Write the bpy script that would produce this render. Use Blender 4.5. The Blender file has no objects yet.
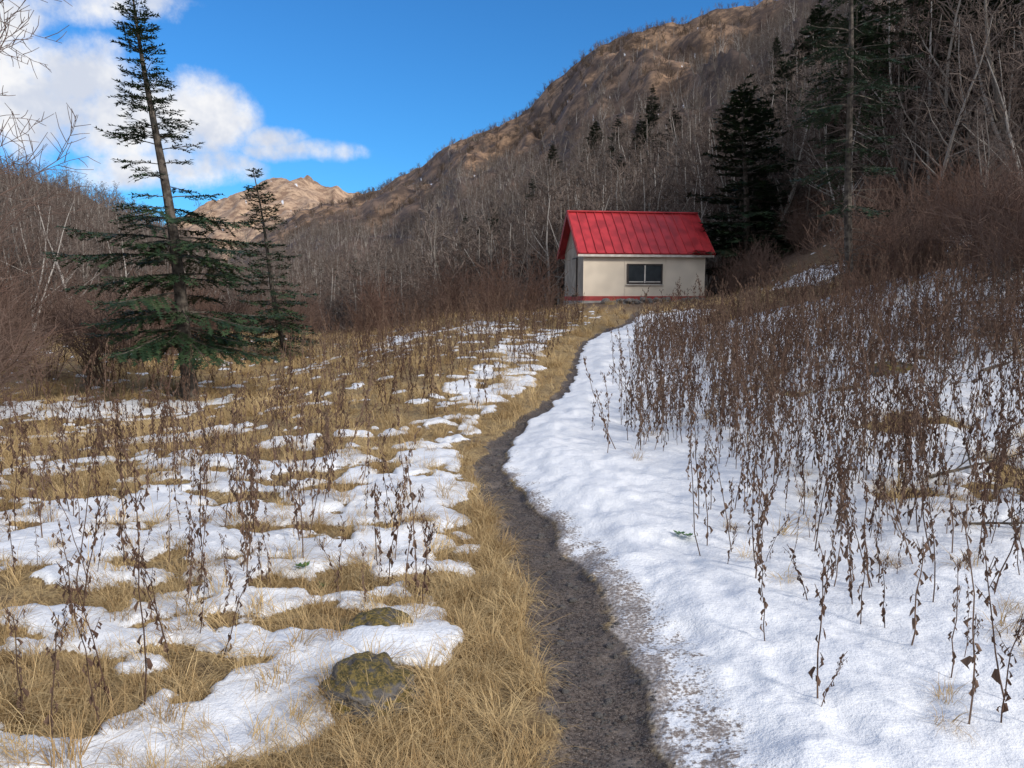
import bpy, math, random
import numpy as np
from mathutils import Vector, Matrix
R = math.radians
random.seed(7); rng = np.random.default_rng(11)
scene = bpy.context.scene

# ------------------------------------------------------------------ noise
def _h(ix, iy, seed):
    h = (ix.astype(np.int64)*374761393 + iy.astype(np.int64)*668265263 + seed*144269) & 0xffffffff
    h = ((h ^ (h >> 13))*1274126177) & 0xffffffff
    h = (h ^ (h >> 16)) & 0xffffffff
    return h/4294967295.0*2-1
def vn(x, y, seed=0):
    x = np.asarray(x, float); y = np.asarray(y, float)
    ix = np.floor(x); iy = np.floor(y); fx = x-ix; fy = y-iy
    ux = fx*fx*fx*(fx*(fx*6-15)+10); uy = fy*fy*fy*(fy*(fy*6-15)+10)
    a = _h(ix, iy, seed); b = _h(ix+1, iy, seed); c = _h(ix, iy+1, seed); d = _h(ix+1, iy+1, seed)
    return (a*(1-ux)+b*ux)*(1-uy)+(c*(1-ux)+d*ux)*uy
def fbm(x, y, seed=0, o=4):
    s = 0; a = .5; x = np.asarray(x, float); y = np.asarray(y, float)
    for i in range(o):
        s = s+a*vn(x, y, seed+i*17); a *= .5
        x, y = x*1.62+y*1.21+3.1, y*1.62-x*1.21+7.7
    return s
def ss(a, b, x):
    t = np.clip((np.asarray(x, float)-a)/(b-a), 0, 1); return t*t*(3-2*t)

# ------------------------------------------------------------------ path
PY = [-6, 0, 2.48, 2.93, 3.37, 3.97, 4.8, 6.04, 6.95, 8.1, 9.2, 10.5, 12.3, 14.9, 17.6, 20, 23, 30, 45]
PX = [.1, .30, .34, .36, .344, .268, .142, -.097, -.20, -.086, .24, .63, .97, 1.25, 1.6, 2.3, 3.4, 5.0, 6.0]
PW = [.25, .25, .24, .24, .235, .22, .20, .17, .13, .12, .105, .095, .08, .075, .085, .10, .13, .2, .2]
_ty = np.linspace(-6, 45, 1021); _tx = np.interp(_ty, PY, PX); k = np.ones(15)/15
_tx = np.convolve(np.pad(_tx, 7, mode='edge'), k, 'valid')
def px(y): return np.interp(y, _ty, _tx)
def pw(y): return np.interp(y, PY, PW)

def gauss(x, y, cx, cy, rx, ry): return np.exp(-((x-cx)/rx)**2-((y-cy)/ry)**2)

def masks(x, y):
    d = x-px(y); hw = pw(y)
    n1 = fbm(x*1.1, y*1.1, 3); n2 = fbm(x*4.5, y*4.5, 9, 4); n3 = fbm(x*2.4, y*4.2, 14, 4)
    edge = d+.10*fbm(x*3.4, y*3.4, 21, 4)
    dirt = ss(1.3, .55, np.abs(edge)/hw)
    slush = ss(-.12, .05, d)*ss(3.4, .9, (edge)/hw)*ss(13, 3, y)
    right = .95-.70*ss(1.3, 2.8, d+.4*n1)*ss(2, 5, y)*(1-.25*ss(10, 16, y))
    right = right-1.0*ss(17, 20, y)*ss(2.0, 3.4, d)-.9*ss(24, 28, y)
    left = .0-.62*ss(6.2, 8.6, y+.12*x)+1.25*n3+.25*n2
    sw = np.interp(y, [0, 2.5, 4, 5.2, 6, 8, 10, 14, 25], [.55, .62, .46, .26, .18, .26, .42, .5, .9])
    left = left+.55*ss(4.6, 6, y)*ss(15, 11, y)*ss(-1.8, -.9, d)
    left = left+.60*ss(9.5, 11, y)*ss(24, 20, y)*ss(-2.2, -1.5, d)
    L = left
    for (cx, cy, rx, ry, w) in [(-1.85, 3.02, .55, .24, -.9), (-1.3, 3.95, .6, .17, -.7), (-.62, 3.46, .5, .2, -.6), (-.5, 2.8, .3, .3, -.9),
                                (-.95, 2.8, .24, .35, .9), (-.33, 3.3, .18, .14, 1.3), (-.75, 4.6, .4, .3, .6), (-2.2, 2.5, .9, .10, .8), (-1.2, 3.4, .3, .25, .6),
                                (-2.4, 4.55, 1.3, .22, .6), (-2.6, 5.4, 1.2, .25, .4), (-1.6, 5.0, .9, .15, -.3), (-3.6, 5.9, 1.0, .25, -.3),
                                (-8.2, 13.6, 2.6, 1.0, 1.3), (-6.0, 14.2, 1.0, .7, .9), (-3.0, 20.5, .7, 1.6, 1.3), (-1.0, 21, .9, 2.0, .9), (-3.9, 9.0, .9, .4, .8), (-6.5, 9.6, 1.0, .4, .6), (0.2, 16, .9, 1.6, .3)]:
        L = L+w*gauss(x, y, cx, cy, rx, ry)
    tuft = ss(-sw-.2, -sw+.1, edge+.22*n1)
    L = L*(1-tuft)-.7*tuft
    b = np.where(d > 0, right, L)
    far = ss(26, 32, np.hypot(x, y))
    b = b*(1-far)-.38*far
    b = b+1.3*gauss(x, y, 10.2, 27, 1.5, 2.2)+.9*gauss(x, y, 12.8, 22, 1.5, 1.5)
    b = b+.5*n1+.45*n2
    snow = ss(-.16, .22, b)*(1-dirt)
    return d, dirt, slush*(1-dirt), snow

# ------------------------------------------------------------------ terrain
TM = [-.45, -.4, -.33, -.27, -.235, -.168, -.117, -.04, .01, .06, .11, .16, .234, .308, .36, .47, .62, .9, 1.3, 2.0]
HM = [0, .03, .09, .122, .132, .155, .182, .228, .245, .274, .308, .323, .345, .364, .38, .43, .48, .5, .4, .2]
TF = [-.8, -.5, -.42, -.38, -.33, -.29, -.26, -.23, -.18, -.1, .1]
HF = [.02, .07, .10, .118, .136, .150, .147, .135, .125, .1, .02]
TL = [-2, -1.2, -.8, -.65, -.55, -.47, -.42, -.38, -.34]
HL = [.2, .27, .22, .186, .155, .11, .085, .05, 0]
def terr(x, y):
    x = np.asarray(x, float); y = np.asarray(y, float)
    a = np.arctan2(x, y); ac = np.clip(a, -1.1, 1.1); r = np.hypot(x, y)
    t = np.tan(ac); D = r*np.cos(ac)
    yp = np.clip(y, -6, 45)
    d = x-px(yp)
    z = .05*np.where(y < 34, np.sqrt((np.maximum(y, 0)-6)**2+4)*.5+(np.maximum(y, 0)-6)*.5, 28)
    z = z-.85*ss(-1.0, -6.5, x)*ss(5, 14, y)*ss(60, 30, np.abs(x))
    e = np.clip(d-1.4, 0, 8); z = z+.17*np.sqrt(e*e+.05)*(.35+np.clip(y, 0, 16)/15)-.012
    z = z-3.5*ss(25, 60, D)*ss(.14, -.02, t)
    hutm = np.exp(-(((x-6.0)/4.5)**2+((y-36)/4.5)**2)**2)
    z = z*(1-hutm)+1.5*hutm
    y0 = np.interp(t, [-.4, -.2, 0, .1, .2, .35, .5, .65, 1], [110, 80, 60, 50, 46, 28, 20, 17, 15])
    Rm = np.interp(t, [-.4, -.2, 0, .35, .65, 1], [450, 400, 340, 260, 200, 180])
    back = ss(1.45, 1.1, np.abs(a))
    s = (D-y0)/(Rm-y0)
    p = np.where(s < 1, np.clip(s, 0, 1)**1.3, 1-.4*np.clip(s-1, 0, 2))
    Hm = np.interp(t, TM, HM)*Rm*back
    gul = (1-np.abs(fbm(x/55+.3*y/90, y/120, 31, 4))*2.2)
    gu2 = (1-np.abs(fbm(x/17, y/34, 33, 5))*2.2)
    zm = Hm*p + (np.minimum(Hm*.12, 11)*(gul-.6)+np.minimum(Hm*.055, 5)*(gu2-.6))*ss(0.03, .35, s)*(1-.6*ss(.85, 1, s))
    sl = (D-38)/(170-38); pl = np.where(sl < 1, np.clip(sl, 0, 1)**1.2, 1-.4*np.clip(sl-1, 0, 2))
    zl = np.interp(t, TL, HL)*170*back*pl+2*fbm(x/30, y/30, 41)*ss(.1, .5, sl)
    sf = (D-380)/(850-380); pf = np.where(sf < 1, np.clip(sf, 0, 1)**1.1, 1-.3*np.clip(sf-1, 0, 2))
    zf = np.interp(t, TF, HF)*850*pf+(16*fbm(x/90, y/140, 51)+20*(.4-np.abs(fbm(x/40, y/90, 53, 5))))*ss(.1, .5, sf)
    zf = zf*ss(0, .1, pf)
    lay = np.maximum(np.maximum(zm*(s > 0), zl*(sl > 0)), zf*(sf > 0))
    lay = np.maximum(lay, 0)
    z = z+lay
    nr = ss(60, 25, r)
    z = z+.09*fbm(x*.45, y*.45, 5)*nr*ss(1, 3, r)+.035*fbm(x*2.2, y*2.2, 6)*nr
    z = z+.10*gauss(x, y, -.52, 2.85, .3, .28)+.06*gauss(x, y, -.62, 3.3, .3, .2)
    which = np.where(zf*(sf > 0) > np.maximum(zm*(s > 0), zl*(sl > 0)), 2, np.where(zl*(sl > 0) > zm*(s > 0), 1, 0))
    return z, s, sl, which
FP = []
_r = random.Random(3)
for k_ in range(60):
    yy = 1.8+k_*.27*(1+k_/140); FP.append((float(px(yy))+float(pw(yy))+.36+(.10 if k_ % 2 else -.08)+_r.uniform(-.14, .22), yy+_r.uniform(-.09, .09), _r.uniform(.05, .075), _r.uniform(.10, .15)))
def terr_full(x, y):
    z, s, sl, w = terr(x, y)
    d, dirt, slush, snow = masks(x, y)
    near = ss(60, 25, np.hypot(x, y))
    lump = fbm(x*5, y*5, 77, 3)
    trail = ss(.0, .3, d)*ss(1.5, .9, d)
    off = np.abs(d)-pw(y)
    th = .2+.8*ss(0, .45, off)
    foot = np.zeros_like(z)
    if len(z) > 10:
        idx = np.where((y > 1.5) & (y < 20) & (d > 0) & (d < 1.6))[0]; xx = x[idx]; yy = y[idx]; acc = np.zeros(len(idx))
        for (fx, fy, rx, ry) in FP: acc = np.maximum(acc, np.exp(-((xx-fx)/rx)**2-((yy-fy)/ry)**2))
        foot[idx] = acc
    z = z+near*(snow*th*(.055+.02*ss(0, .5, d)+.020*lump+.04*trail*fbm(x*2.4, y*2.4, 78, 4)) - snow*.018*foot - dirt*(.03-.014*lump) + (1-snow)*(1-dirt)*.025*lump + slush*.014*lump)
    return z, dict(d=d, dirt=dirt, slush=slush, snow=snow, s=s, sl=sl, w=w)
def gz(x, y): return float(terr(np.array([x]), np.array([y]))[0][0])

# ------------------------------------------------------------------ materials
def mat(name):
    m = bpy.data.materials.new(name); m.use_nodes = True
    nt = m.node_tree; b = nt.nodes['Principled BSDF']; return m, nt, b
def N(nt, t, **kw):
    n = nt.nodes.new(t)
    for k_, v in kw.items(): setattr(n, k_, v)
    return n
def mixc(nt, fac, a, b):
    n = nt.nodes.new('ShaderNodeMix'); n.data_type = 'RGBA'
    for i, v in ((0, fac), (6, a), (7, b)):
        if hasattr(v, 'is_output'): nt.links.new(v, n.inputs[i])
        else: n.inputs[i].default_value = v if i == 0 else (*v, 1)
    return n.outputs[2]
def math_(nt, op, a, b=None, c=None, clamp=False):
    n = nt.nodes.new('ShaderNodeMath'); n.operation = op; n.use_clamp = clamp
    for i, v in enumerate((a, b, c)):
        if v is None: continue
        if hasattr(v, 'is_output'): nt.links.new(v, n.inputs[i])
        else: n.inputs[i].default_value = v
    return n.outputs[0]
def ramp(nt, fac, lo, hi):
    n = nt.nodes.new('ShaderNodeMapRange'); n.interpolation_type = 'SMOOTHSTEP'
    nt.links.new(fac, n.inputs[0]); n.inputs[1].default_value = lo; n.inputs[2].default_value = hi
    return n.outputs[0]
def noise(nt, scale, detail=4, rough=.6, vec=None):
    n = nt.nodes.new('ShaderNodeTexNoise'); n.inputs['Scale'].default_value = scale
    n.inputs['Detail'].default_value = detail; n.inputs['Roughness'].default_value = rough
    if vec is None:
        g = nt.nodes.new('ShaderNodeTexCoord'); vec = g.outputs['Object']
    nt.links.new(vec, n.inputs['Vector']); return n.outputs[0]
def simple(name, c1, c2, scale=8, rough=.8, bump=0., rnd=0., rc=None, spec=.3):
    m, nt, b = mat(name)
    if scale:
        c = mixc(nt, ramp(nt, noise(nt, scale, 1), .35, .65), c1, c2)
    else: c = c1
    if rnd:
        oi = N(nt, 'ShaderNodeObjectInfo'); c = mixc(nt, math_(nt, 'MULTIPLY', oi.outputs['Random'], rnd), c, rc)
    nt.links.new(c, b.inputs['Base Color']); b.inputs['Roughness'].default_value = rough
    b.inputs['Specular IOR Level'].default_value = spec
    if bump:
        bn = N(nt, 'ShaderNodeBump'); bn.inputs['Strength'].default_value = bump; bn.inputs['Distance'].default_value = .02
        nt.links.new(noise(nt, scale*3, 2), bn.inputs['Height']); nt.links.new(bn.outputs[0], b.inputs['Normal'])
    return m
def matte(name, c1, rnd=0., rc=None):
    m = bpy.data.materials.new(name); m.use_nodes = True; nt = m.node_tree; nt.nodes.remove(nt.nodes['Principled BSDF'])
    d = N(nt, 'ShaderNodeBsdfDiffuse'); nt.links.new(d.outputs[0], nt.nodes['Material Output'].inputs[0])
    oi = N(nt, 'ShaderNodeObjectInfo'); nt.links.new(mixc(nt, math_(nt, 'MULTIPLY', oi.outputs['Random'], rnd), c1, rc), d.inputs[0])
    return m

def ground_mat():
    m, nt, b = mat('ground_cover')
    def at(n):
        a = N(nt, 'ShaderNodeAttribute'); a.attribute_name = n; return a.outputs['Fac']
    n_mid = noise(nt, 6, 3, .65); n_f = noise(nt, 60, 2, .7); n_vf = noise(nt, 220, 1, .7)
    g = mixc(nt, ramp(nt, n_f, .35, .65), (.17, .115, .055), (.43, .31, .15))
    g = mixc(nt, ramp(nt, n_mid, .45, .7), g, (.15, .10, .055))
    litter = mixc(nt, ramp(nt, n_mid, .35, .65), (.065, .045, .036), (.16, .11, .085))
    nh = noise(nt, .10, 8, .78)
    hillf = mixc(nt, ramp(nt, nh, .40, .6), (.075, .055, .045), (.16, .11, .085))
    gold = mixc(nt, ramp(nt, nh, .44, .60), (.10, .065, .045), (.34, .215, .13))
    far_sunlit = mixc(nt, ramp(nt, nh, .42, .58), (.26, .165, .11), (.55, .38, .25))  # lighter gold for the far peak, its sunlight put into the colour
    c = mixc(nt, at('forest'), g, litter)
    c = mixc(nt, at('hill'), c, hillf)
    c = mixc(nt, at('gold'), c, gold)
    c = mixc(nt, at('peak'), c, far_sunlit)
    slush = mixc(nt, ramp(nt, n_f, .35, .7), (.22, .18, .155), (.52, .485, .465))
    c = mixc(nt, ramp(nt, math_(nt, 'ADD', at('slush'), math_(nt, 'MULTIPLY', math_(nt, 'SUBTRACT', n_mid, .5), .9)), .2, .7), c, slush)
    sn = math_(nt, 'ADD', at('snow'), math_(nt, 'MULTIPLY', math_(nt, 'SUBTRACT', n_f, .5), .8))
    sn = math_(nt, 'SUBTRACT', sn, math_(nt, 'MULTIPLY', at('slush'), math_(nt, 'MULTIPLY', n_mid, 1.3)))
    sf = ramp(nt, sn, .40, .60)
    snowc = mixc(nt, ramp(nt, n_mid, .3, .7), (.77, .785, .82), (.85, .855, .865))
    speck = ramp(nt, n_vf, .66, .72)
    snowc = mixc(nt, math_(nt, 'MULTIPLY', speck, .6), snowc, (.25, .19, .14))
    c = mixc(nt, sf, c, snowc)
    soil = mixc(nt, ramp(nt, n_f, .35, .65), (.042, .032, .026), (.13, .102, .085))
    soil = mixc(nt, ramp(nt, n_mid, .5, .72), soil, (.17, .14, .12))
    soil = mixc(nt, ramp(nt, n_vf, .6, .68), soil, (.26, .23, .20))
    dm = math_(nt, 'ADD', at('dirt'), math_(nt, 'MULTIPLY', math_(nt, 'SUBTRACT', n_mid, .5), 1.2))
    c = mixc(nt, ramp(nt, dm, .3, .75), c, soil)
    nt.links.new(c, b.inputs['Base Color'])
    b.inputs['Roughness'].default_value = .75; b.inputs['Specular IOR Level'].default_value = .2
    h = math_(nt, 'ADD', math_(nt, 'MULTIPLY', noise(nt, 55, 2, .7), .4), math_(nt, 'MULTIPLY', noise(nt, 7, 2, .6), 1.1))
    bn = N(nt, 'ShaderNodeBump'); bn.inputs['Strength'].default_value = .55; bn.inputs['Distance'].default_value = .03
    nt.links.new(h, bn.inputs['Height']); nt.links.new(bn.outputs[0], b.inputs['Normal'])
    return m

M_bark = simple('bark_grey', (.07, .06, .055), (.15, .13, .115), 14, .9, .5)
M_birch = matte('bark_birch', (.42, .385, .35), .9, (.14, .12, .10))
M_twig = matte('twigs', (.112, .084, .072), .85, (.20, .162, .14))
M_twigr = matte('twigs_red', (.115, .070, .055), .7, (.155, .112, .092))
M_scrub = matte('scrub_twigs', (.085, .062, .050), .8, (.15, .11, .08))
M_firbark = simple('bark_fir', (.05, .04, .033), (.12, .10, .082), 10, .9, .6)
M_needle = simple('fir_needles', (.016, .036, .016), (.044, .072, .030), 2.5, .6, 0, .5, (.022, .036, .022))
M_stalk = matte('dead_leaves', (.085, .050, .037), .9, (.18, .122, .09))
M_grass = matte('dry_grass', (.60, .445, .235), .9, (.30, .19, .088))
M_green = simple('green_leaf', (.05, .12, .03), (.10, .2, .05), 9, .5)
M_ground = ground_mat()

# ------------------------------------------------------------------ mesh helpers
class MB:
    def __init__(s): s.v = []; s.f = []; s.m = []
    def tube(s, pts, rad, sides, mi):
        base = len(s.v); n = len(pts)
        for i, p in enumerate(pts):
            t = (pts[min(i+1, n-1)]-pts[max(i-1, 0)])
            if t.length < 1e-9: t = Vector((0, 0, 1))
            t.normalize()
            u = t.cross(Vector((.31, .95, .05)));
            if u.length < .05: u = t.cross(Vector((1, 0, 0)))
            u.normalize(); w = t.cross(u)
            for k_ in range(sides):
                a = 2*math.pi*k_/sides
                s.v.append(p+(u*math.cos(a)+w*math.sin(a))*rad[i])
        for i in range(n-1):
            for k_ in range(sides):
                a = base+i*sides+k_; b = base+i*sides+(k_+1) % sides
                s.f.append((a, b, b+sides, a+sides)); s.m.append(mi)
    def face(s, pts, mi):
        b = len(s.v); s.v.extend(pts); s.f.append(tuple(range(b, b+len(pts)))); s.m.append(mi)
    def mesh(s, name, mats, smooth=False):
        me = bpy.data.meshes.new(name); me.from_pydata([tuple(v) for v in s.v], [], s.f)
        for m_ in mats: me.materials.append(m_)
        me.polygons.foreach_set('material_index', s.m)
        if smooth: me.polygons.foreach_set('use_smooth', [True]*len(s.f))
        me.update(); return me
def obj(name, me, loc=(0, 0, 0), rot=(0, 0, 0), sc=1, parent=None, link=True):
    o = bpy.data.objects.new(name, me); o.location = loc; o.rotation_euler = rot
    o.scale = (sc, sc, sc) if not hasattr(sc, '__len__') else sc
    if link: scene.collection.objects.link(o)
    if parent: o.parent = parent
    return o
def rv(r, s=1): return Vector((r.uniform(-s, s), r.uniform(-s, s), r.uniform(-s, s)))

def bare_tree(seed, h=7, stems=1, r0=.09, kids=(13, 5, 3), minr=.006, lean=.12, mats=None, start=.25, up=.25, crook=.12, sides=(6, 4, 3, 3), segs=(9, 5, 3, 2)):
    r = random.Random(seed); mb = MB()
    def grow(p, d, L, rad, lev):
        n = segs[lev]; pts = [p.copy()]; q = p.copy(); d = d.normalized()
        for i in range(n):
            d = (d+rv(r, crook*(1+.5*lev))+Vector((0, 0, up*(.3 if lev == 0 else .5)/n*2))).normalized()
            q = q+d*(L/n); pts.append(q.copy())
        tip = max(minr*.6, rad*.15)
        rad_ = [rad+(tip-rad)*(i/n)**.8 for i in range(n+1)]
        mb.tube(pts, rad_, sides[lev], 0 if lev == 0 or (lev == 1 and rad > .025) else 1)
        if lev < len(kids):
            for j in range(kids[lev]):
                f = start+(1-start)*((j+r.random())/kids[lev]) if lev == 0 else .15+.85*((j+r.random())/kids[lev])
                f = min(f, .98); ii = int(f*n); ff = f*n-ii; pp = pts[ii].lerp(pts[ii+1], ff)
                ax = (pts[ii+1]-pts[ii]).normalized()
                side = ax.cross(rv(r)); side.normalize()
                dd = ax*r.uniform(.4, .9)+side*r.uniform(.6, 1.0)
                if lev == 0: l2 = L*r.uniform(.28, .42)*(1.05-.65*f)
                else: l2 = L*r.uniform(.35, .65)*(1.1-.5*f)
                grow(pp, dd, l2, max(minr, rad_[ii]*(.5 if lev == 0 else .55)), lev+1)
    for s_ in range(stems):
        a = r.uniform(0, 6.28); k_ = lean*(1 if stems == 1 else 2.2)
        grow(Vector((r.uniform(-.15, .15)*(stems > 1), r.uniform(-.15, .15)*(stems > 1), -.2)), Vector((math.cos(a)*k_, math.sin(a)*k_, 1)),
             h*r.uniform(.8, 1.05), r0*r.uniform(.8, 1.1)/(1 if stems == 1 else 1.3), 0)
    return mb.mesh('bare_tree_mesh', mats or [M_birch, M_twig])

def bush(seed, h=1.8, stems=16, spread=.7, mats=None, minr=.004, kids=(6, 4), segs=(6, 4, 2)):
    r = random.Random(seed); mb = MB()
    def grow(p, d, L, rad, lev):
        n = segs[lev]; pts = [p.copy()]; q = p.copy(); d = d.normalized()
        for i in range(n):
            d = (d+rv(r, .2)+Vector((0, 0, .06))).normalized(); q = q+d*(L/n); pts.append(q.copy())
        mb.tube(pts, [max(minr*.6, rad*(1-.8*i/n)) for i in range(n+1)], 3, 0)
        if lev < len(kids):
            for j in range(kids[lev]):
                f = r.uniform(.2, .97); ii = int(f*n); ax = (pts[ii+1]-pts[ii]).normalized(); sd = ax.cross(rv(r)).normalized()
                grow(pts[ii].lerp(pts[ii+1], f*n-ii), ax*.8+sd*.8, L*r.uniform(.3, .55), max(minr, rad*.5), lev+1)
    for i in range(stems):
        a = r.uniform(0, 6.28); k_ = r.uniform(.05, spread)
        grow(Vector((math.cos(a)*.2*r.random(), math.sin(a)*.2*r.random(), -.1)), Vector((math.cos(a)*k_, math.sin(a)*k_, 1)), h*r.uniform(.6, 1.1), .012*h/1.8, 0)
    return mb.mesh('bush_mesh', mats or [M_twigr])

def fir(seed, h=7.8, lean=(0, 0), prof=None, bare=.13, dz=.22, nb=6, nl=.05, nstep=.035, dens=1.0, r0=.13, droop=.25, gaps=0.0, dead=10):
    r = random.Random(seed); mb = MB()
    def tp(z):
        f = z/h; return Vector((lean[0]*f+.05*math.sin(f*7+seed)*h/8, lean[1]*f+.04*math.sin(f*5+seed), z))
    n = 16; pts = [tp(h*i/n) for i in range(n+1)]; pts[0].z = -.3
    mb.tube(pts, [r0*(1-i/n)**.9+.008+(.05 if i == 0 else 0) for i in range(n+1)], 8, 0)
    z = h*bare
    while z < h*.99:
        f = z/h; Lm = prof(f)
        k_ = max(4, int(nb*(1-.3*f)+r.random()))
        if r.random() < gaps: k_ = max(1, k_//3)
        aa = r.uniform(0, 6.28)
        for j in range(k_):
            az = aa+j*6.283/k_+r.uniform(-.4, .4); L = Lm*r.uniform(.45, 1.12)
            if L < .14: L = .14
            base = tp(min(h, z+r.uniform(-.06, .06))); ns = 6
            dirh = Vector((math.cos(az), math.sin(az), 0)); side = Vector((-math.sin(az), math.cos(az), 0))
            el0 = .6*f**1.5-.05-droop*(1-f)*.5+r.uniform(-.1, .1)
            bp = [base]; q = base.copy()
            for i in range(ns):
                u = i/ns; el = el0-droop*math.sin(u*3.1)*.7+.35*max(0, u-.6)*1.2
                q = q+(dirh*math.cos(el)+Vector((0, 0, math.sin(el)))+side*r.uniform(-.08, .08))*(L/ns); bp.append(q.copy())
            mb.tube(bp, [max(.004, .012*L*(1-.85*i/ns)+.003) for i in range(ns+1)], 3, 0)
            s_ = .22 if L > .5 else .05
            stp = .085/dens
            while s_ < 1:
                ii = min(int(s_*ns), ns-1); p0 = bp[ii].lerp(bp[ii+1], s_*ns-ii); ax = (bp[ii+1]-bp[ii]).normalized()
                for sg in (-1, 1):
                    if r.random() < .12: continue
                    l = (.42*L*(1-s_)*min(1, s_*3)+.10+.06*L)*r.uniform(.6, 1.15)
                    dd = (ax*r.uniform(.6, .95)+side*sg*r.uniform(.6, 1.0)+Vector((0, 0, r.uniform(-.28, .15)))).normalized()
                    m_ = max(2, int(l/nstep)); dr = dd.copy(); pp = p0.copy()
                    for i in range(m_):
                        dr = (dr+Vector((0, 0, -.03))).normalized(); pp = pp+dr*(l/m_)
                        w = dr.cross(Vector((0, 0, 1))).normalized()
                        for g in (-1, 1):
                            a = (dr*.6+w*g*.75+Vector((0, 0, r.uniform(-.35, .55)))).normalized()
                            L2 = nl*r.uniform(.7, 1.2); ww = dr*(nl*.30)
                            mb.face((pp-ww, pp+ww, pp+a*L2), 1)
                    mb.face((pp-w*nl*.25, pp+w*nl*.25, pp+dr*nl), 1)
                s_ += stp/L*r.uniform(.8, 1.2)
        z += dz*r.uniform(.6, 1.4)*(1-.35*f)
    for i in range(int(dead+10*bare*3)):
        zz = r.uniform(h*.04, h*max(bare+.1, .2)); az = r.uniform(0, 6.28); L = r.uniform(.3, .95)
        b0 = tp(zz); d = Vector((math.cos(az), math.sin(az), r.uniform(-.4, .2)))
        q1 = b0+d*L*.5+rv(r, .04); q2 = b0+d*L+Vector((0, 0, -.1*L))+rv(r, .06)
        mb.tube([b0, q1, q2], [.011, .007, .003], 3, 0)
        for _ in range(4):
            s0 = b0.lerp(q2, r.uniform(.3, .9)); mb.tube([s0, s0+d*L*.2+rv(r, .16)], [.005, .003], 3, 0)
    return mb.mesh('fir_mesh', [M_firbark, M_needle])

def stalk(seed, h=.8, leaves=11, n=6):
    r = random.Random(seed); mb = MB()
    lx, ly = r.uniform(-.15, .15)*h, r.uniform(-.15, .15)*h
    pts = [Vector((lx*(i/n)**2+r.uniform(-.008, .008), ly*(i/n)**2+r.uniform(-.008, .008), h*i/n-.02)) for i in range(n+1)]
    mb.tube(pts, [.0042*(1-.5*i/n) for i in range(n+1)], 3, 0)
    def leaf(p, L):
        a = r.uniform(0, 6.28); out = Vector((math.cos(a), math.sin(a), 0)); w = Vector((-math.sin(a), math.cos(a), 0))
        W = L*r.uniform(.12, .26); p1 = p+out*L*.24+Vector((0, 0, r.uniform(-.1, .2)*L)); p2 = p1+out*L*.1+Vector((0, 0, -L*.45))+w*r.uniform(-.25, .25)*L
        p3 = p2+out*r.uniform(-.25, .1)*L+Vector((0, 0, -L*.4))+w*r.uniform(-.25, .25)*L
        fo = out*W*.7
        mb.face((p1-w*W*.5, p1+w*W*.6, p2+w*W+fo, p2-fo*.2), 0); mb.face((p1-w*W*.5, p2-fo*.2, p2-w*W+fo), 0); mb.face((p, p1+w*W*.6+fo*.3, p1-w*W*.4), 0)
        mb.face((p2+w*W+fo, p2-fo*.2, p3), 0); mb.face((p2-fo*.2, p2-w*W+fo, p3), 0)
    for i in range(leaves):
        f = .15+.85*(i+r.random())/leaves; f = min(f, .99); ii = int(f*n)
        leaf(pts[ii].lerp(pts[ii+1], f*n-ii), r.uniform(.028, .068)*(1.1-.35*f))
    for j in range(r.randint(1, 5)):
        f = r.uniform(.55, .98); ii = int(f*n); p = pts[ii].lerp(pts[ii+1], f*n-ii); a = r.uniform(0, 6.28)
        q = p+Vector((math.cos(a)*.045, math.sin(a)*.045, .075)); mb.tube([p, q], [.002, .0015], 3, 0)
        for _ in range(4): leaf(p.lerp(q, r.random()), .028)
    return mb.mesh('stalk_mesh', [M_stalk])

def tuft(seed, n=55, L=(.14, .34), rad=.09, w=.0022, flop=1.0):
    r = random.Random(seed); mb = MB(); comb = r.uniform(0, 6.28)
    for i in range(n):
        a = r.uniform(0, 6.28); rr = rad*math.sqrt(r.random()); p = Vector((math.cos(a)*rr, math.sin(a)*rr, -.01))
        a2 = a+r.uniform(-.8, .8) if r.random() < .6 else comb+r.uniform(-.6, .6)
        o = Vector((math.cos(a2), math.sin(a2), 0)); sd = Vector((-math.sin(a2), math.cos(a2), 0))
        l = r.uniform(*L); el = r.uniform(.5, 1.35); de = r.uniform(.4, 1.0)*flop; q = p; prev = None
        W = w*r.uniform(.7, 1.4)
        for k_ in range(4):
            ww = W*(1-k_/3.6); cur = (q-sd*ww, q+sd*ww)
            if prev: mb.face((prev[0], prev[1], cur[1], cur[0]), 0)
            prev = cur; q = q+(o*math.cos(el)+Vector((0, 0, math.sin(el)))+sd*r.uniform(-.15, .15))*(l/3); el -= de
            if q.z < .004: q.z = .004; el = max(el, 0)
    return mb.mesh('tuft_mesh', [M_grass])

def rockmesh(seed, mats, sub=4, squash=.6, rough=.25):
    import bmesh
    bm = bmesh.new(); bmesh.ops.create_icosphere(bm, subdivisions=sub, radius=1)
    co = np.array([v.co[:] for v in bm.verts]); s = seed*13.7
    n = fbm(co[:, 0]*1.3+s+co[:, 2], co[:, 1]*1.3+s-co[:, 2]*.7, seed, 4)
    n2 = fbm(co[:, 0]*4+s+co[:, 2]*3, co[:, 1]*4+s-co[:, 2]*3, seed+4, 3)
    for v, a, b_ in zip(bm.verts, n, n2):
        v.co *= 1+rough*2*a+rough*.3*b_; v.co.z *= squash
    me = bpy.data.meshes.new('rock_mesh'); bm.to_mesh(me); bm.free()
    for m_ in mats: me.materials.append(m_)
    me.polygons.foreach_set('use_smooth', [True]*len(me.polygons)); return me

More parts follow.
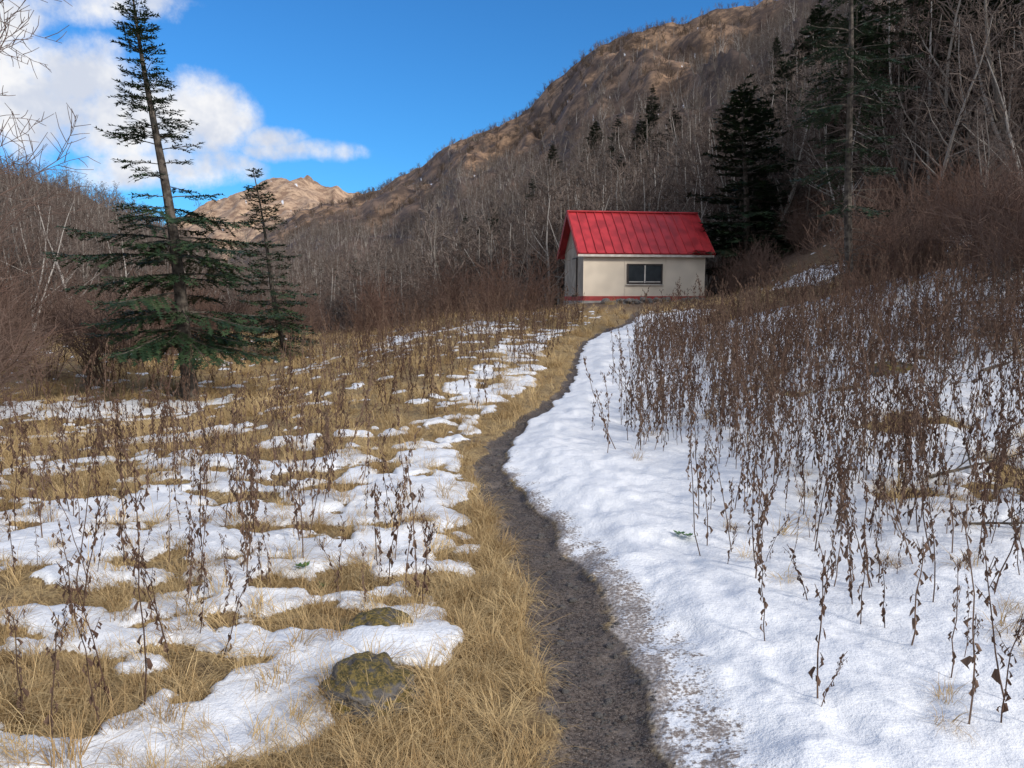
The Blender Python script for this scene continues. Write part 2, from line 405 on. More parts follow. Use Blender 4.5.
# ------------------------------------------------------------------ ground sheet
ang = np.concatenate([np.linspace(-math.pi, -.80, 60, endpoint=False), np.linspace(-.80, .80, 640, endpoint=False), np.linspace(.80, math.pi, 60)])
rad = [0.002, .3, .6, .9, 1.2, 1.45]
while rad[-1] < 40: rad.append(rad[-1]*1.0068)
while rad[-1] < 950: rad.append(rad[-1]*1.018)
rad += [1100, 1400, 1900]
rad = np.array(rad)
A, RR = np.meshgrid(ang, rad); X = (np.sin(A)*RR).ravel(); Y = (np.cos(A)*RR).ravel()
Z, info = terr_full(X, Y)
na, nr_ = len(ang), len(rad)
i, j = np.meshgrid(np.arange(na-1), np.arange(nr_-1)); i = i.ravel(); j = j.ravel()
q = np.stack([j*na+i, j*na+i+1, (j+1)*na+i+1, (j+1)*na+i], 1)[:, ::-1]
me = bpy.data.meshes.new('ground')
me.vertices.add(len(X)); me.vertices.foreach_set('co', np.stack([X, Y, Z], 1).ravel().astype(np.float32))
me.loops.add(q.size); me.loops.foreach_set('vertex_index', q.ravel().astype(np.int32))
me.polygons.add(len(q)); me.polygons.foreach_set('loop_start', (np.arange(len(q))*4).astype(np.int32))
me.update(calc_edges=True); me.validate()
me.polygons.foreach_set('use_smooth', np.ones(len(me.polygons), bool))
def mtn(x, y, info):
    w = info['w']; s = info['s']; n = fbm(x/45, y/45, 61, 4)
    hill = np.clip(ss(.0, .05, np.where(w == 1, info['sl'], s)), 0, 1); hill = np.where(w == 2, 1, hill)
    t = x/np.maximum(y, .1)
    gb = .74+.22*ss(.15, .35, t)-.22*ss(0, -.25, t)
    gold = np.where(w == 0, ss(gb-.15, gb+.2, s+.5*n), 0)
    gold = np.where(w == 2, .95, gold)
    gold = np.where(w == 1, .15*ss(.5, .9, info['sl']), gold)
    return hill*ss(30, 60, np.hypot(x, y)), gold
hill, gold = mtn(X, Y, info)
forest = np.maximum(ss(26, 34, Y), ss(5.0, 9, info['d'])*ss(5, 12, Y))
for nm, arr in (('snow', info['snow']), ('dirt', info['dirt']*ss(34, 26, Y)), ('slush', info['slush']), ('hill', hill), ('gold', gold), ('forest', forest), ('peak', (info['w'] == 2)*1.0)):
    a_ = me.attributes.new(nm, 'FLOAT', 'POINT'); a_.data.foreach_set('value', arr.astype(np.float32))
me.materials.append(M_ground)
obj('ground', me)

# ------------------------------------------------------------------ scatter
def scatter(name, meshes, P, rot, sc, idx):
    coll = bpy.data.collections.new(name+'_parts')
    for k_, m_ in enumerate(meshes):
        coll.objects.link(bpy.data.objects.new('%s_part_%d' % (name, k_), m_))
    me = bpy.data.meshes.new(name); n = len(P)
    me.vertices.add(n); me.vertices.foreach_set('co', np.asarray(P, np.float32).ravel())
    a = me.attributes.new('rot', 'FLOAT_VECTOR', 'POINT'); a.data.foreach_set('vector', np.asarray(rot, np.float32).ravel())
    a = me.attributes.new('sc', 'FLOAT', 'POINT'); a.data.foreach_set('value', np.asarray(sc, np.float32))
    a = me.attributes.new('idx', 'INT', 'POINT'); a.data.foreach_set('value', np.asarray(idx, np.int32))
    o = obj(name, me)
    ng = bpy.data.node_groups.new(name+'_gn', 'GeometryNodeTree')
    ng.interface.new_socket('Geometry', in_out='INPUT', socket_type='NodeSocketGeometry')
    ng.interface.new_socket('Geometry', in_out='OUTPUT', socket_type='NodeSocketGeometry')
    gi = ng.nodes.new('NodeGroupInput'); go = ng.nodes.new('NodeGroupOutput')
    ci = ng.nodes.new('GeometryNodeCollectionInfo'); ci.inputs['Collection'].default_value = coll
    ci.inputs['Separate Children'].default_value = True; ci.inputs['Reset Children'].default_value = True
    ip = ng.nodes.new('GeometryNodeInstanceOnPoints'); ip.inputs['Pick Instance'].default_value = True
    def na_(nm, ty):
        q_ = ng.nodes.new('GeometryNodeInputNamedAttribute'); q_.data_type = ty; q_.inputs[0].default_value = nm; return q_.outputs['Attribute']
    L = ng.links.new
    L(gi.outputs[0], ip.inputs['Points']); L(ci.outputs[0], ip.inputs['Instance'])
    L(na_('idx', 'INT'), ip.inputs['Instance Index'])
    er = ng.nodes.new('FunctionNodeEulerToRotation'); L(na_('rot', 'FLOAT_VECTOR'), er.inputs[0]); L(er.outputs[0], ip.inputs['Rotation'])
    L(na_('sc', 'FLOAT'), ip.inputs['Scale']); L(ip.outputs[0], go.inputs[0])
    md = o.modifiers.new('scatter', 'NODES'); md.node_group = ng
    print(name, n); return o
def rots(n, tilt=.12): return np.stack([rng.normal(0, tilt, n), rng.normal(0, tilt, n), rng.uniform(0, 6.28, n)], 1)

# grass
n = 21000
a = rng.uniform(-.78, .78, n); r = np.exp(rng.uniform(math.log(2.0), math.log(34), n))
x = np.sin(a)*r; y = np.cos(a)*r; z, f = terr_full(x, y)
dn = fbm(x*1.5, y*1.5, 91)
keep = (f['snow'] < .85*rng.random(n)+.03) & (f['dirt'] < .35) & (f['slush'] < .5) & (rng.random(n) < .62+dn) & (~((y > 12) & (f['d'] > 3.5) & (rng.random(n) > .35)))
rare = (f['snow'] >= .35) & (rng.random(n) < np.where(f['d'] < 0, .06, .03)) & (f['dirt'] < .2) & ((f['d'] < 0) | (f['d'] > 1.2))
keep |= rare
keep &= ~((x > 2.5) & (y > 33)); keep &= ~((np.hypot(x+.60, y-3.3) < .12) | (np.hypot(x+.5, y-2.82) < .14))
x, y, z, r = x[keep], y[keep], z[keep], r[keep]; n = len(x)
scatter('dry_grass', [tuft(s_, n=46, flop=.7+.1*s_) for s_ in range(5)]+[tuft(30+s_, n=34, L=(.2, .42), flop=.7) for s_ in range(2)],
        np.stack([x, y, z], 1), rots(n, .18), (.55+.045*np.minimum(r, 22))*(1-.4*rng.random(n))*rng.uniform(.75, 1.25, n), rng.integers(0, 7, n))

# stalks
def region(n, x0, x1, y0, y1): return rng.uniform(x0, x1, n), rng.uniform(y0, y1, n)
xs, ys = [], []
x, y = region(12500, .6, 13, 2.6, 20); d = x-px(y); nz = fbm(x*.8, y*.8, 71)
edge_ = np.interp(y, [2.6, 3.4, 4.2, 5, 6.5, 9, 12, 20], [1.3, 1.1, 1.3, 1.2, 1.1, 1.0, .8, 1.2])
dens = np.interp(y, [2.6, 4.5, 7, 12, 20], [.26, .5, .72, .68, .42])
k1 = (d > edge_+.5*nz) & (rng.random(len(x)) < dens*(1+1.5*nz)*(.4+.6*ss(0, .9, d-edge_))) & (x/y < .82); xs.append(x[k1]); ys.append(y[k1])
x, y = region(2000, -7, -.3, 2.5, 9.5); d = x-px(y); nz = fbm(x*1.2, y*1.2, 72)
k1 = (d < -.55) & (rng.random(len(x)) < .22*(1+2.8*nz)) & (x/y > -.82); xs.append(x[k1]); ys.append(y[k1])
x, y = region(3000, -9, 2.3, 8.5, 26); d = x-px(y); nz = fbm(x*.5, y*.5, 73)
k1 = (d < -.5) & (rng.random(len(x)) < .3*(1+2*nz)+.5*ss(-5, -1.5, x)*ss(10, 14, y)); xs.append(x[k1]); ys.append(y[k1])
x, y = region(30, .8, 1.9, 2.6, 5); k1 = (x-px(y)) > .75; xs.append(x[k1]); ys.append(y[k1])
x = np.concatenate(xs); y = np.concatenate(ys); z, f = terr_full(x, y); n = len(x)
hs = [.45, .6, .75, 1.0, .7, .55, .95, .65, .85, .5]
scatter('dry_stalks', [stalk(100+s_, hs[s_], 12+2*(s_ % 4)) for s_ in range(10)], np.stack([x, y, z], 1), rots(n, .14), rng.uniform(.5, 1.15, n)*np.interp(y, [2, 8, 20], [.85, 1.05, 1.15]), rng.integers(0, 10, n))

# forest of bare trees
FS = dict(sides=(4, 3, 3, 3), segs=(6, 3, 2, 1))
far = [bare_tree(200+s_, h=[6, 7, 7.5, 6.5, 5.5, 7][s_], stems=[1, 2, 1, 2, 2, 1][s_], r0=.12, kids=(12, 5, 2), minr=.017, start=.25, **FS) for s_ in range(6)]
n = 18000
t = rng.uniform(-.78, .80, n); y0 = np.interp(t, [-.4, -.2, 0, .1, .2, .35, .5, .65, 1], [60, 50, 46, 44, 43, 36, 29, 26, 24])
D = y0+(430-y0)*rng.random(n)**1.4
x = t*D; y = D; z, f = terr_full(x, y)
hl, gd = mtn(x, y, f); nz = fbm(x/18, y/18, 81)
dn = .62*(1-gd)*(1+1.1*nz)+.32*(1+1.5*nz)
dn = np.where(f['w'] == 2, 0, dn)
top = np.where(f['w'] == 1, f['sl'], f['s']); dn = np.where(top > 1.03, 0, dn)
ridge = (f['w'] == 0) & (np.abs(f['s']-1) < .05); dn = np.where(ridge, 1, dn)
k1 = rng.random(n) < dn
x, y, z = x[k1], y[k1], z[k1]; gd = gd[k1]; n = len(x)
rr_ = np.hypot(x, y)
sc = rng.uniform(.6, 1.1, n)*np.where(rr_ > 250, .78, 1)*(1-.45*gd)*np.where((rr_ < 110) & (x > -5), 1.18, 1)
scatter('distant_forest', far, np.stack([x, y, z-.1], 1), rots(n, .06), sc, rng.integers(0, 6, n))

# low scrub on the open upper slopes
sb = [bush(600+s_, 1.6, 9, .9, mats=[M_scrub], minr=.022, kids=(4,), segs=(3, 2, 1)) for s_ in range(3)]
n = 9000; t = rng.uniform(-.3, .6, n); D = 110+(430-110)*rng.random(n); x = t*D; y = D; z, f = terr_full(x, y); hl, gd = mtn(x, y, f); nz = fbm(x/14, y/14, 83)
k1 = (f['w'] == 0) & (f['s'] < 1.03) & (f['s'] > .3) & (rng.random(n) < gd*(.5+1.3*nz)); x, y, z = x[k1], y[k1], z[k1]; n = len(x)
scatter('hillside_scrub', sb, np.stack([x, y, z], 1), rots(n, .1), rng.uniform(.7, 1.7, n), rng.integers(0, 3, n))

# bushes along the forest edge
bs = [bush(300+s_, 1.9, 13, minr=.006, kids=(6, 3)) for s_ in range(4)]
xs, ys = [], []
for (nn, x0, x1, y0_, y1_, pr) in [(180, -26, 3, 26, 46, .7), (200, 7, 30, 15, 40, .7), (80, 9.2, 17, 21, 38, 1), (60, -17, -8.5, 10, 26, .9), (50, 7.5, 14, 9.5, 16, .5)]:
    x, y = region(nn, x0, x1, y0_, y1_); k1 = (rng.random(nn) < pr) & (x/y < .85) & (x/y > -.85); x = x[k1]; y = y[k1]
    ok = ~((x > 1.5) & (x < 9.2) & (y > 22) & (y < 42)) & ~((x > 7) & (x < 12) & (y > 20) & (y < 29.5)); xs.append(x[ok]); ys.append(y[ok])
x = np.concatenate(xs); y = np.concatenate(ys); z, f = terr_full(x, y)
ok = ~((f['d'] < 6.0) & (f['d'] > -1) & (y < 24)); x, y, z = x[ok], y[ok], z[ok]; n = len(x)
scatter('bare_shrubs', bs, np.stack([x, y, z], 1), rots(n, .1), rng.uniform(.6, 1.25, n), rng.integers(0, 4, n))

# ------------------------------------------------------------------ individual trees
def prof_hero(f): return float(np.interp(f, [0, .12, .2, .36, .48, .56, .7, .85, 1], [1.3, 1.7, 1.9, 1.95, 1.5, .95, .7, .48, .12]))
hero = fir(5, 7.9, (-.80, 0), prof_hero, bare=.15, dz=.31, nb=8, nl=.08, nstep=.045, dens=1.2, r0=.14, gaps=.3, droop=.18, dead=16)
obj('fir_tree', hero, (-6.25, 15, gz(-6.25, 15)), (0, 0, 0))
def prof_b(f): return float(np.interp(f, [0, .1, .3, .6, .85, 1], [1.1, 1.35, 1.15, .75, .4, .1]))
fb = fir(9, 5.3, (-.75, 0), prof_b, bare=.06, dz=.24, nb=6, nl=.11, nstep=.075, r0=.08, gaps=.25, droop=.2)
obj('fir_tree', fb, (-6.5, 22, gz(-6.5, 22)))
def prof_c(f): return float(np.interp(f, [0, .1, .35, .6, .85, 1], [1.8, 2.3, 2.1, 1.5, .65, .1]))
fc = fir(12, 9, (-.3, 0), prof_c, bare=.08, dz=.40, nb=7, nl=.21, nstep=.13, dens=.75, r0=.14, gaps=.25, droop=.14)
fe = fir(14, 8, (.3, 0), prof_c, bare=.1, dz=.42, nb=7, nl=.21, nstep=.13, dens=.75, r0=.13, gaps=.3, droop=.16)
def prof_d(f): return float(np.interp(f, [0, .15, .3, .5, .75, 1], [.5, .7, 1.2, 1.4, .8, .15]))
fd = fir(16, 9.8, (-.55, 0), prof_d, bare=.2, dz=.36, nb=5, nl=.09, nstep=.055, dens=1, r0=.085, gaps=.35, droop=.35, dead=45)
def prof_g(f): return float(np.interp(f, [0, .35, .5, .7, .9, 1], [1, 1.6, 2.2, 1.7, .8, .15]))
fg = fir(18, 10.5, (-.3, 0), prof_g, bare=.36, dz=.38, nb=6, nl=.15, nstep=.10, dens=.8, r0=.11, gaps=.25, droop=.25, dead=40)
obj('fir_tree', fc, (10.9, 36, gz(10.9, 36)), (0, 0, 0), (1.3, 1.3, 1.05))
obj('fir_tree', fe, (12.6, 39, gz(12.6, 39)), (0, 0, 2), (1.1, 1.1, .95))
obj('fir_tree', fd, (7.45, 17, gz(7.45, 17)))
for (x, y, rz, s_) in [(15.2, 30.5, 0, 1), (17.6, 32, 2, .9), (19.8, 33.5, 4, 1.05), (17.2, 27.5, 1, .85), (21.5, 33, 3, .95), (14.2, 33, 5, .95), (22.8, 36, 2.5, 1)]:
    obj('fir_tree', fg, (x, y, gz(x, y)), (0, .03, rz), s_)
for (x, y, m_, s_) in [(24, 44, fe, 1.15), (28, 48, fc, 1.2), (31, 50, fe, 1.2), (21, 50, fc, 1.1), (36, 55, fc, 1.2), (23.5, 38, fc, 1.0), (17, 60, fc, 1.0), (22, 64, fe, 1.1), (27, 62, fc, 1.1),
                       (19, 42, fe, 1.1), (30, 44, fc, 1.2), (15.5, 95, fc, 1.1), (17.5, 98, fe, 1.2), (20, 96, fc, .9), (35, 110, fe, 1.0), (42, 115, fc, 1.1), (3, 120, fe, 1), (-3, 105, fc, 1.05), (-4.5, 108, fe, .8),
                       (-18, 88, fc, 1.0), (-14, 75, fe, .9), (-25, 110, fe, 1.0), (12, 85, fe, .8), (48, 100, fc, 1), (8, 150, fc, 1), (30, 170, fe, 1.1), (50, 150, fc, 1.1), (55, 140, fe, 1), (-34, 80, fc, .8),
                       (-10, 70, fc, .8), (-13, 68, fe, .75), (26, 120, fc, 1), (38, 130, fe, 1.1), (44, 95, fe, 1.1), (33, 90, fc, 1.1), (56, 110, fc, 1.2), (-8, 130, fe, 1), (14, 135, fc, .9), (24, 93, fe, 1.1), (30, 78, fc, 1), (16, 118, fe, 1)]:
    w_ = random.uniform(.85, 1.25); s2 = s_*random.uniform(.85, 1.15)
    obj('fir_tree', m_, (x, y, gz(x, y)), (random.uniform(-.04, .04), random.uniform(-.04, .04), random.uniform(0, 6.28)), (s2*w_, s2*w_, s2))
near = [bare_tree(400+s_, h=[7, 6, 8][s_], stems=[1, 3, 2][s_], r0=.085, kids=(15, 7, 4), minr=.006, start=.2) for s_ in range(3)]
for (x, y, k_, s_) in [(14.5, 27, 0, 1.0), (13.5, 30, 2, .95), (16, 24, 1, .9), (18, 29, 2, .9), (10, 45, 0, 1), (6, 46, 2, 1), (2.5, 47, 1, 1), (15, 34, 0, 1.05), (20, 33, 1, 1), (-12, 27, 1, .8),
                       (-15, 24, 2, .7), (-17, 30, 0, .9), (-10, 33, 1, .8), (12.5, 20, 1, .6), (13, 17, 1, .8), (4, 43, 0, .9), (8, 44, 1, 1.1), (0, 42, 2, .8), (12.5, 42, 2, 1.1)]:
    obj('bare_birch_tree', near[k_], (x, y, gz(x, y)-.05), (0, 0, random.uniform(0, 6.28)), s_)
ov = bare_tree(437, h=4.9, stems=2, r0=.05, kids=(14, 8, 5), minr=.0035, start=.35, lean=.08, mats=[M_bark, M_twigr])
obj('bare_tree', ov, (-5.2, 6.4, gz(-5.2, 6.4)), (0, 0, 2.4))
lb = bush(350, 2.6, 22, .6, kids=(9, 5), minr=.004)
for (x, y, s_) in [(-9.6, 13.6, 1.0), (-10.5, 15, 1.1), (-8.9, 12.2, .7), (-12, 17, 1.2), (-7.6, 10.5, .7)]:
    obj('bare_shrub', lb, (x, y, gz(x, y)), (0, 0, random.uniform(0, 6)), s_)
rb = bush(351, 2.0, 20, 1.3, kids=(8, 5), minr=.004)
for (x, y, s_) in [(9.6, 15.5, 1.0), (11.2, 16.5, 1.1), (10.6, 14.3, .8), (8.6, 19, .9), (12, 19, 1.1), (9.8, 21, 1), (8.3, 16.4, .7), (9.0, 13.4, .7), (7.2, 19.5, .6), (6.6, 14.6, .45), (5.6, 11.4, .4), (6.2, 9.6, .45)]:
    obj('bare_shrub', rb, (x, y, gz(x, y)), (0, 0, random.uniform(0, 6)), s_)
fbm_ = bare_tree(470, h=2.6, stems=1, r0=.03, kids=(10, 5, 2), minr=.005, start=.1, mats=[M_firbark, M_firbark])
for (x, y, rz, s_) in [(6.8, 12.2, 1.2, 1.2), (8.0, 14, 2.0, 1.3), (7.6, 13, .4, 1.0), (8.8, 14.6, 1.0, 1.3), (9.6, 15, 1.6, 1.5), (9.3, 14, 1.9, 1.4), (4.2, 7.5, 2.4, .7), (5.4, 8.6, 1.9, .8), (3.2, 5.6, 1.7, .5), (2.9, 4.6, 1.0, .35)]:
    obj('fallen_branch', fbm_, (x, y, gz(x, y)+.08), (R(84), 0, rz), s_)

# ------------------------------------------------------------------ rocks
def rock_mat(name, moss, k_=1):
    m, nt, b = mat(name)
    c = mixc(nt, ramp(nt, noise(nt, 3, 5, .7), .35, .65), (.10*k_, .09*k_, .085*k_), (.27*k_, .25*k_, .235*k_))
    if moss:
        g = N(nt, 'ShaderNodeNewGeometry'); sx = N(nt, 'ShaderNodeSeparateXYZ'); nt.links.new(g.outputs['Normal'], sx.inputs[0])
        mm = ramp(nt, math_(nt, 'ADD', sx.outputs[2], math_(nt, 'MULTIPLY', math_(nt, 'SUBTRACT', noise(nt, 3, 5), .5), 3.0)), .45, .95)
        mc = mixc(nt, ramp(nt, noise(nt, 12, 4, .7), .4, .6), (.07, .06, .018), (.28, .20, .055))
        c = mixc(nt, mm, c, mc)
    nt.links.new(c, b.inputs['Base Color']); b.inputs['Roughness'].default_value = .9
    bn = N(nt, 'ShaderNodeBump'); bn.inputs['Strength'].default_value = .8; bn.inputs['Distance'].default_value = .03
    nt.links.new(noise(nt, 14, 6, .75), bn.inputs['Height']); nt.links.new(bn.outputs[0], b.inputs['Normal'])
    return m
M_rock = rock_mat('stone', False, .8); M_moss = rock_mat('mossy_stone', True)
rk = rockmesh(3, [M_moss], 5, .6, .22); rk2 = rockmesh(8, [M_moss], 5, .6, .22)
for (x, y, sx, sy, rz, dz_) in [(-.60, 3.34, .16, .12, .3, .02), (-.52, 2.80, .22, .17, 1.9, -.02), (4.6, 9.3, .35, .25, 0, 0), (2.05, 3.7, .14, .09, .5, 0)]:
    obj('mossy_rock', rk if sx < .2 else rk2, (x, y, gz(x, y)+dz_), (.1, -.12, rz), (sx, sy, sx*.8))
rs = [rockmesh(20+s_, [M_rock], 3, .7) for s_ in range(4)]
P = []
for k_ in range(75):
    u = random.random(); P.append((3.9+u*4.4, 32.9+u*.55+random.uniform(-.3, .25), 1.40+random.random()*.24))
scatter('stone_wall', rs, P, rots(len(P), .5), rng.uniform(.09, .2, len(P)), rng.integers(0, 4, len(P)))
n = 1500; y = np.exp(rng.uniform(math.log(2), math.log(10), n)); x = px(y)+rng.uniform(-1, 1, n)*pw(y)*1.1; z, f = terr_full(x, y)
k1 = f['dirt'] > .3; x, y, z = x[k1], y[k1], z[k1]; n = len(x)
scatter('path_pebbles', [rockmesh(40+s_, [M_rock], 2, .7) for s_ in range(3)], np.stack([x, y, z], 1), rots(n, .5), rng.uniform(.003, .009, n)*(1+1.8*(rng.random(n) > .94)), rng.integers(0, 3, n))
mb = MB(); r_ = random.Random(4)
for k_ in range(14):
    a = r_.uniform(0, 6.28); L = r_.uniform(.03, .06); o = Vector((math.cos(a), math.sin(a), .35)); w = Vector((-math.sin(a), math.cos(a), 0))
    b0 = Vector((r_.uniform(-.03, .03), r_.uniform(-.03, .03), .01)); mb.face((b0, b0+o*L*.5+w*L*.3, b0+o*L, b0+o*L*.5-w*L*.3), 0)
gp = mb.mesh('green_plant', [M_green])
for (x, y) in [(1.08, 4.75), (1.13, 4.72), (-1.15, 4.1), (-1.02, 4.05)]:
    obj('green_plant', gp, (x, y, float(terr_full(np.array([x]), np.array([y]))[0][0])+.01), (0, 0, x*9), .8)

# ------------------------------------------------------------------ hut
def flat(name, c, rough=.5, var=.15, sc=3):
    return simple(name, tuple(v*(1-var) for v in c), tuple(min(1, v*(1+var)) for v in c), sc, rough, .08, spec=.4)
M_red = flat('red_metal_roof', (.42, .032, .038), .45, .2, 1.5)
M_cream = flat('cream_wall', (.74, .64, .51), .8, .07, 1.2)
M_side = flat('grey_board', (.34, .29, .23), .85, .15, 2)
M_dark = flat('dark_frame', (.045, .035, .03), .5); M_glass = flat('window_glass', (.03, .035, .04), .12)
M_redt = flat('red_trim', (.36, .05, .045), .6); M_white = flat('fascia', (.6, .55, .5), .6); M_conc = flat('concrete', (.3, .29, .27), .9)
hut = bpy.data.objects.new('mountain_hut', None); scene.collection.objects.link(hut)
hut.location = (3.14, 34, 1.58); hut.rotation_euler = (0, 0, R(8))
def box(name, lo, hi, m, bev=0, rot=None, par=hut):
    c = [(a+b)/2 for a, b in zip(lo, hi)]; s = [(b-a)/2 for a, b in zip(lo, hi)]
    v = [(x*s[0], y*s[1], z*s[2]) for z in (-1, 1) for y in (-1, 1) for x in (-1, 1)]
    f = [(0, 2, 3, 1), (4, 5, 7, 6), (0, 1, 5, 4), (2, 6, 7, 3), (0, 4, 6, 2), (1, 3, 7, 5)]
    me = bpy.data.meshes.new(name); me.from_pydata(v, [], f); me.materials.append(m)
    o = obj(name, me, c, rot or (0, 0, 0), 1, par)
    if bev: b_ = o.modifiers.new('b', 'BEVEL'); b_.width = bev; b_.segments = 2
    return o
W, Dp, Hh, RH = 5.56, 4.0, 2.25, 1.75
box('foundation', (-.05, -.05, -.9), (W+.05, Dp+.05, .0), M_conc)
v = [(0, 0, .002), (W, 0, .002), (W, Dp, .002), (0, Dp, .002), (0, 0, Hh), (W, 0, Hh), (W, Dp, Hh), (0, Dp, Hh), (0, Dp/2, Hh+RH-.07), (W, Dp/2, Hh+RH-.07)]
me = bpy.data.meshes.new('walls'); me.from_pydata(v, [], [(0, 1, 5, 4), (1, 2, 6, 9, 5), (2, 3, 7, 6), (3, 0, 4, 8, 7), (4, 5, 9, 8), (6, 7, 8, 9), (3, 2, 1, 0)])
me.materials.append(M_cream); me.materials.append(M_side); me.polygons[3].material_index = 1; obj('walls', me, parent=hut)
pitch = math.atan2(RH, Dp/2); ov_ = .38; og = .32; Ls = math.hypot(RH, Dp/2)+ov_
for sgn, nm in ((1, 'front'), (-1, 'back')):
    cy = Dp/2-sgn*(Ls/2)*math.cos(pitch); cz = Hh+RH+.04-(Ls/2)*math.sin(pitch)
    box('roof_'+nm, (-og, cy-Ls/2, cz-.035), (W+og, cy+Ls/2, cz+.035), M_red, 0, (sgn*pitch, 0, 0))
    ns = 15
    for k_ in range(ns+1):
        xx = -og+.02+k_*(W+2*og-.04)/ns; nx = .055
        box('seam_%s_%d' % (nm, k_), (xx-.018, cy-Ls/2-sgn*math.sin(pitch)*nx-.0, cz+math.cos(pitch)*nx-.025), (xx+.018, cy+Ls/2-sgn*math.sin(pitch)*nx, cz+math.cos(pitch)*nx+.025), M_red, 0, (sgn*pitch, 0, 0))
    for xx, e_ in ((-og-.03, 'l'), (W+og+.005, 'r')):
        box('verge_%s_%s' % (nm, e_), (xx, cy-Ls/2, cz-.13), (xx+.025, cy+Ls/2, cz+.05), M_redt, 0, (sgn*pitch, 0, 0))
box('ridge_cap', (-og-.04, Dp/2-.13, Hh+RH+.05), (W+og+.04, Dp/2+.13, Hh+RH+.12), M_red, .02)
ez = Hh+RH+.04-Ls*math.sin(pitch)
box('fascia', (-og, Dp/2-Ls*math.cos(pitch)+.03, ez-.13), (W+og, Dp/2-Ls*math.cos(pitch)+.06, ez-.03), M_white)
box('base_trim', (-.02, -.03, .0), (W+.02, -.004, .20), M_redt); box('base_trim_side', (-.03, 0, 0), (-.004, Dp, .20), M_redt)
for xx in (-.02, 1.85, 3.7, W-.05): box('batten', (xx, -.018, .21), (xx+.05, -.003, Hh-.14), M_cream)
box('top_trim', (-.02, -.03, Hh-.13), (W+.02, -.004, Hh+.02), M_white)
wx, wz, ww, wh = 2.02, .78, 1.5, .78
box('window_frame_b', (wx-.06, -.06, wz-.06), (wx+ww+.06, -.004, wz), M_dark); box('window_frame_t', (wx-.06, -.06, wz+wh), (wx+ww+.06, -.004, wz+wh+.06), M_dark)
box('window_frame_l', (wx-.06, -.058, wz+.001), (wx, -.004, wz+wh-.001), M_dark); box('window_frame_r', (wx+ww, -.058, wz+.001), (wx+ww+.06, -.004, wz+wh-.001), M_dark)
box('window_mullion', (wx+ww/2-.025, -.05, wz+.002), (wx+ww/2+.025, -.004, wz+wh-.002), M_white)
box('window_glass', (wx+.002, -.022, wz+.002), (wx+ww-.002, -.006, wz+wh-.002), M_glass)
for k_, (a_, b_) in enumerate(((wx+.03, wx+ww/2-.05), (wx+ww/2+.05, wx+ww-.03))):
    box('sash_%d' % k_, (a_, -.035, wz+.03), (b_, -.024, wz+.07), M_white)
box('window_sill', (wx-.1, -.10, wz-.10), (wx+ww+.1, -.004, wz-.062), M_white)
box('door', (-.05, 1.2, .18), (-.004, 2.1, 1.95), M_dark); box('door_panel', (-.07, 1.27, .25), (-.052, 2.03, 1.88), M_side)

# ------------------------------------------------------------------ light, sky
sd = Vector((.68, -.56, .48)).normalized()
sun = bpy.data.lights.new('sun', 'SUN'); sun.energy = 3.3; sun.angle = R(9); sun.color = (1, .94, .86)
so = bpy.data.objects.new('sun', sun); scene.collection.objects.link(so); so.rotation_euler = (-sd).to_track_quat('-Z', 'Y').to_euler()
w = bpy.data.worlds.new('World'); scene.world = w; w.use_nodes = True; nt = w.node_tree
bg = nt.nodes['Background']; sky = N(nt, 'ShaderNodeTexSky'); sky.sky_type = 'NISHITA'; sky.sun_disc = False
sky.sun_elevation = math.asin(sd.z); sky.sun_rotation = math.atan2(sd.x, sd.y); sky.air_density = 1.0; sky.dust_density = .3; sky.ozone_density = 2.0
tint = N(nt, 'ShaderNodeMix'); tint.data_type = 'RGBA'; tint.blend_type = 'MULTIPLY'; tint.inputs[0].default_value = 1; tint.inputs[7].default_value = (.26, .74, 1.2, 1)
nt.links.new(sky.outputs[0], tint.inputs[6])
tc = N(nt, 'ShaderNodeTexCoord'); sx = N(nt, 'ShaderNodeSeparateXYZ'); nt.links.new(tc.outputs['Generated'], sx.inputs[0])
yy = math_(nt, 'MAXIMUM', sx.outputs[1], .02); T = math_(nt, 'DIVIDE', sx.outputs[0], yy); E = math_(nt, 'DIVIDE', sx.outputs[2], yy)
best = None
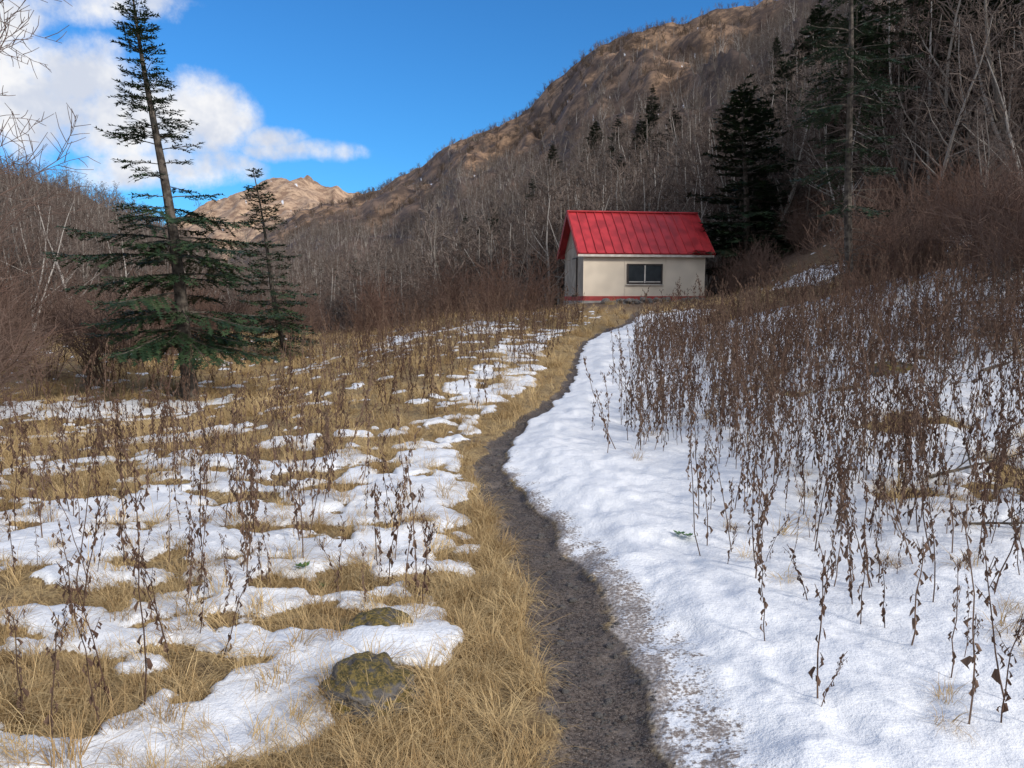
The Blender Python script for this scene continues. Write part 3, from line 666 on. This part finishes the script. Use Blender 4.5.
for (t0, e0, a_, b_) in [(-.46, .225, .125, .06), (-.56, .285, .11, .05), (-.64, .25, .14, .075), (-.38, .23, .07, .04), (-.52, .365, .13, .028), (-.64, .35, .1, .03), (-.268, .189, .070, .018), (-.295, .203, .045, .018), (.17, .385, .05, .012), (-.44, .165, .12, .028)]:
    dx = math_(nt, 'DIVIDE', math_(nt, 'SUBTRACT', T, t0), a_); dy = math_(nt, 'DIVIDE', math_(nt, 'SUBTRACT', E, e0), b_)
    v_ = math_(nt, 'SUBTRACT', 1, math_(nt, 'ADD', math_(nt, 'MULTIPLY', dx, dx), math_(nt, 'MULTIPLY', dy, dy)))
    best = v_ if best is None else math_(nt, 'MAXIMUM', best, v_)
best = math_(nt, 'MAXIMUM', best, -2.5)
nn = noise(nt, 9, 7, .62, tc.outputs['Generated']); n2 = noise(nt, 16, 4, .6, tc.outputs['Generated'])
cm = math_(nt, 'ADD', best, math_(nt, 'MULTIPLY', math_(nt, 'SUBTRACT', nn, .5), 4.6))
cf = ramp(nt, cm, -.35, 1.0)
fill_deck = math_(nt, 'ADD', math_(nt, 'MULTIPLY', sx.outputs[1], -1), math_(nt, 'MULTIPLY', math_(nt, 'SUBTRACT', noise(nt, 2.5, 3, .6, tc.outputs['Generated']), .5), 1.2))  # unseen white clouds added behind the camera to lift the neutral ambient light
df = math_(nt, 'MULTIPLY', ramp(nt, fill_deck, -.55, .0), .8)
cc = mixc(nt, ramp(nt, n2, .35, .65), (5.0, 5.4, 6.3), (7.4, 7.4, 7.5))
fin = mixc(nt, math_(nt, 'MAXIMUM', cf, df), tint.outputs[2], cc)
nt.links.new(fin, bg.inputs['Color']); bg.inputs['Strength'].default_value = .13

cam = bpy.data.cameras.new('camera'); cam.lens = 27; cam.sensor_width = 36; cam.clip_end = 5000; cam.clip_start = .05
co = bpy.data.objects.new('camera', cam); scene.collection.objects.link(co)
co.location = (0, 0, 1.6+gz(0, .5)); co.rotation_euler = (R(90-6.24), 0, 0); scene.camera = co
scene.view_settings.view_transform = 'Standard'; scene.view_settings.look = 'None'; scene.view_settings.exposure = 0
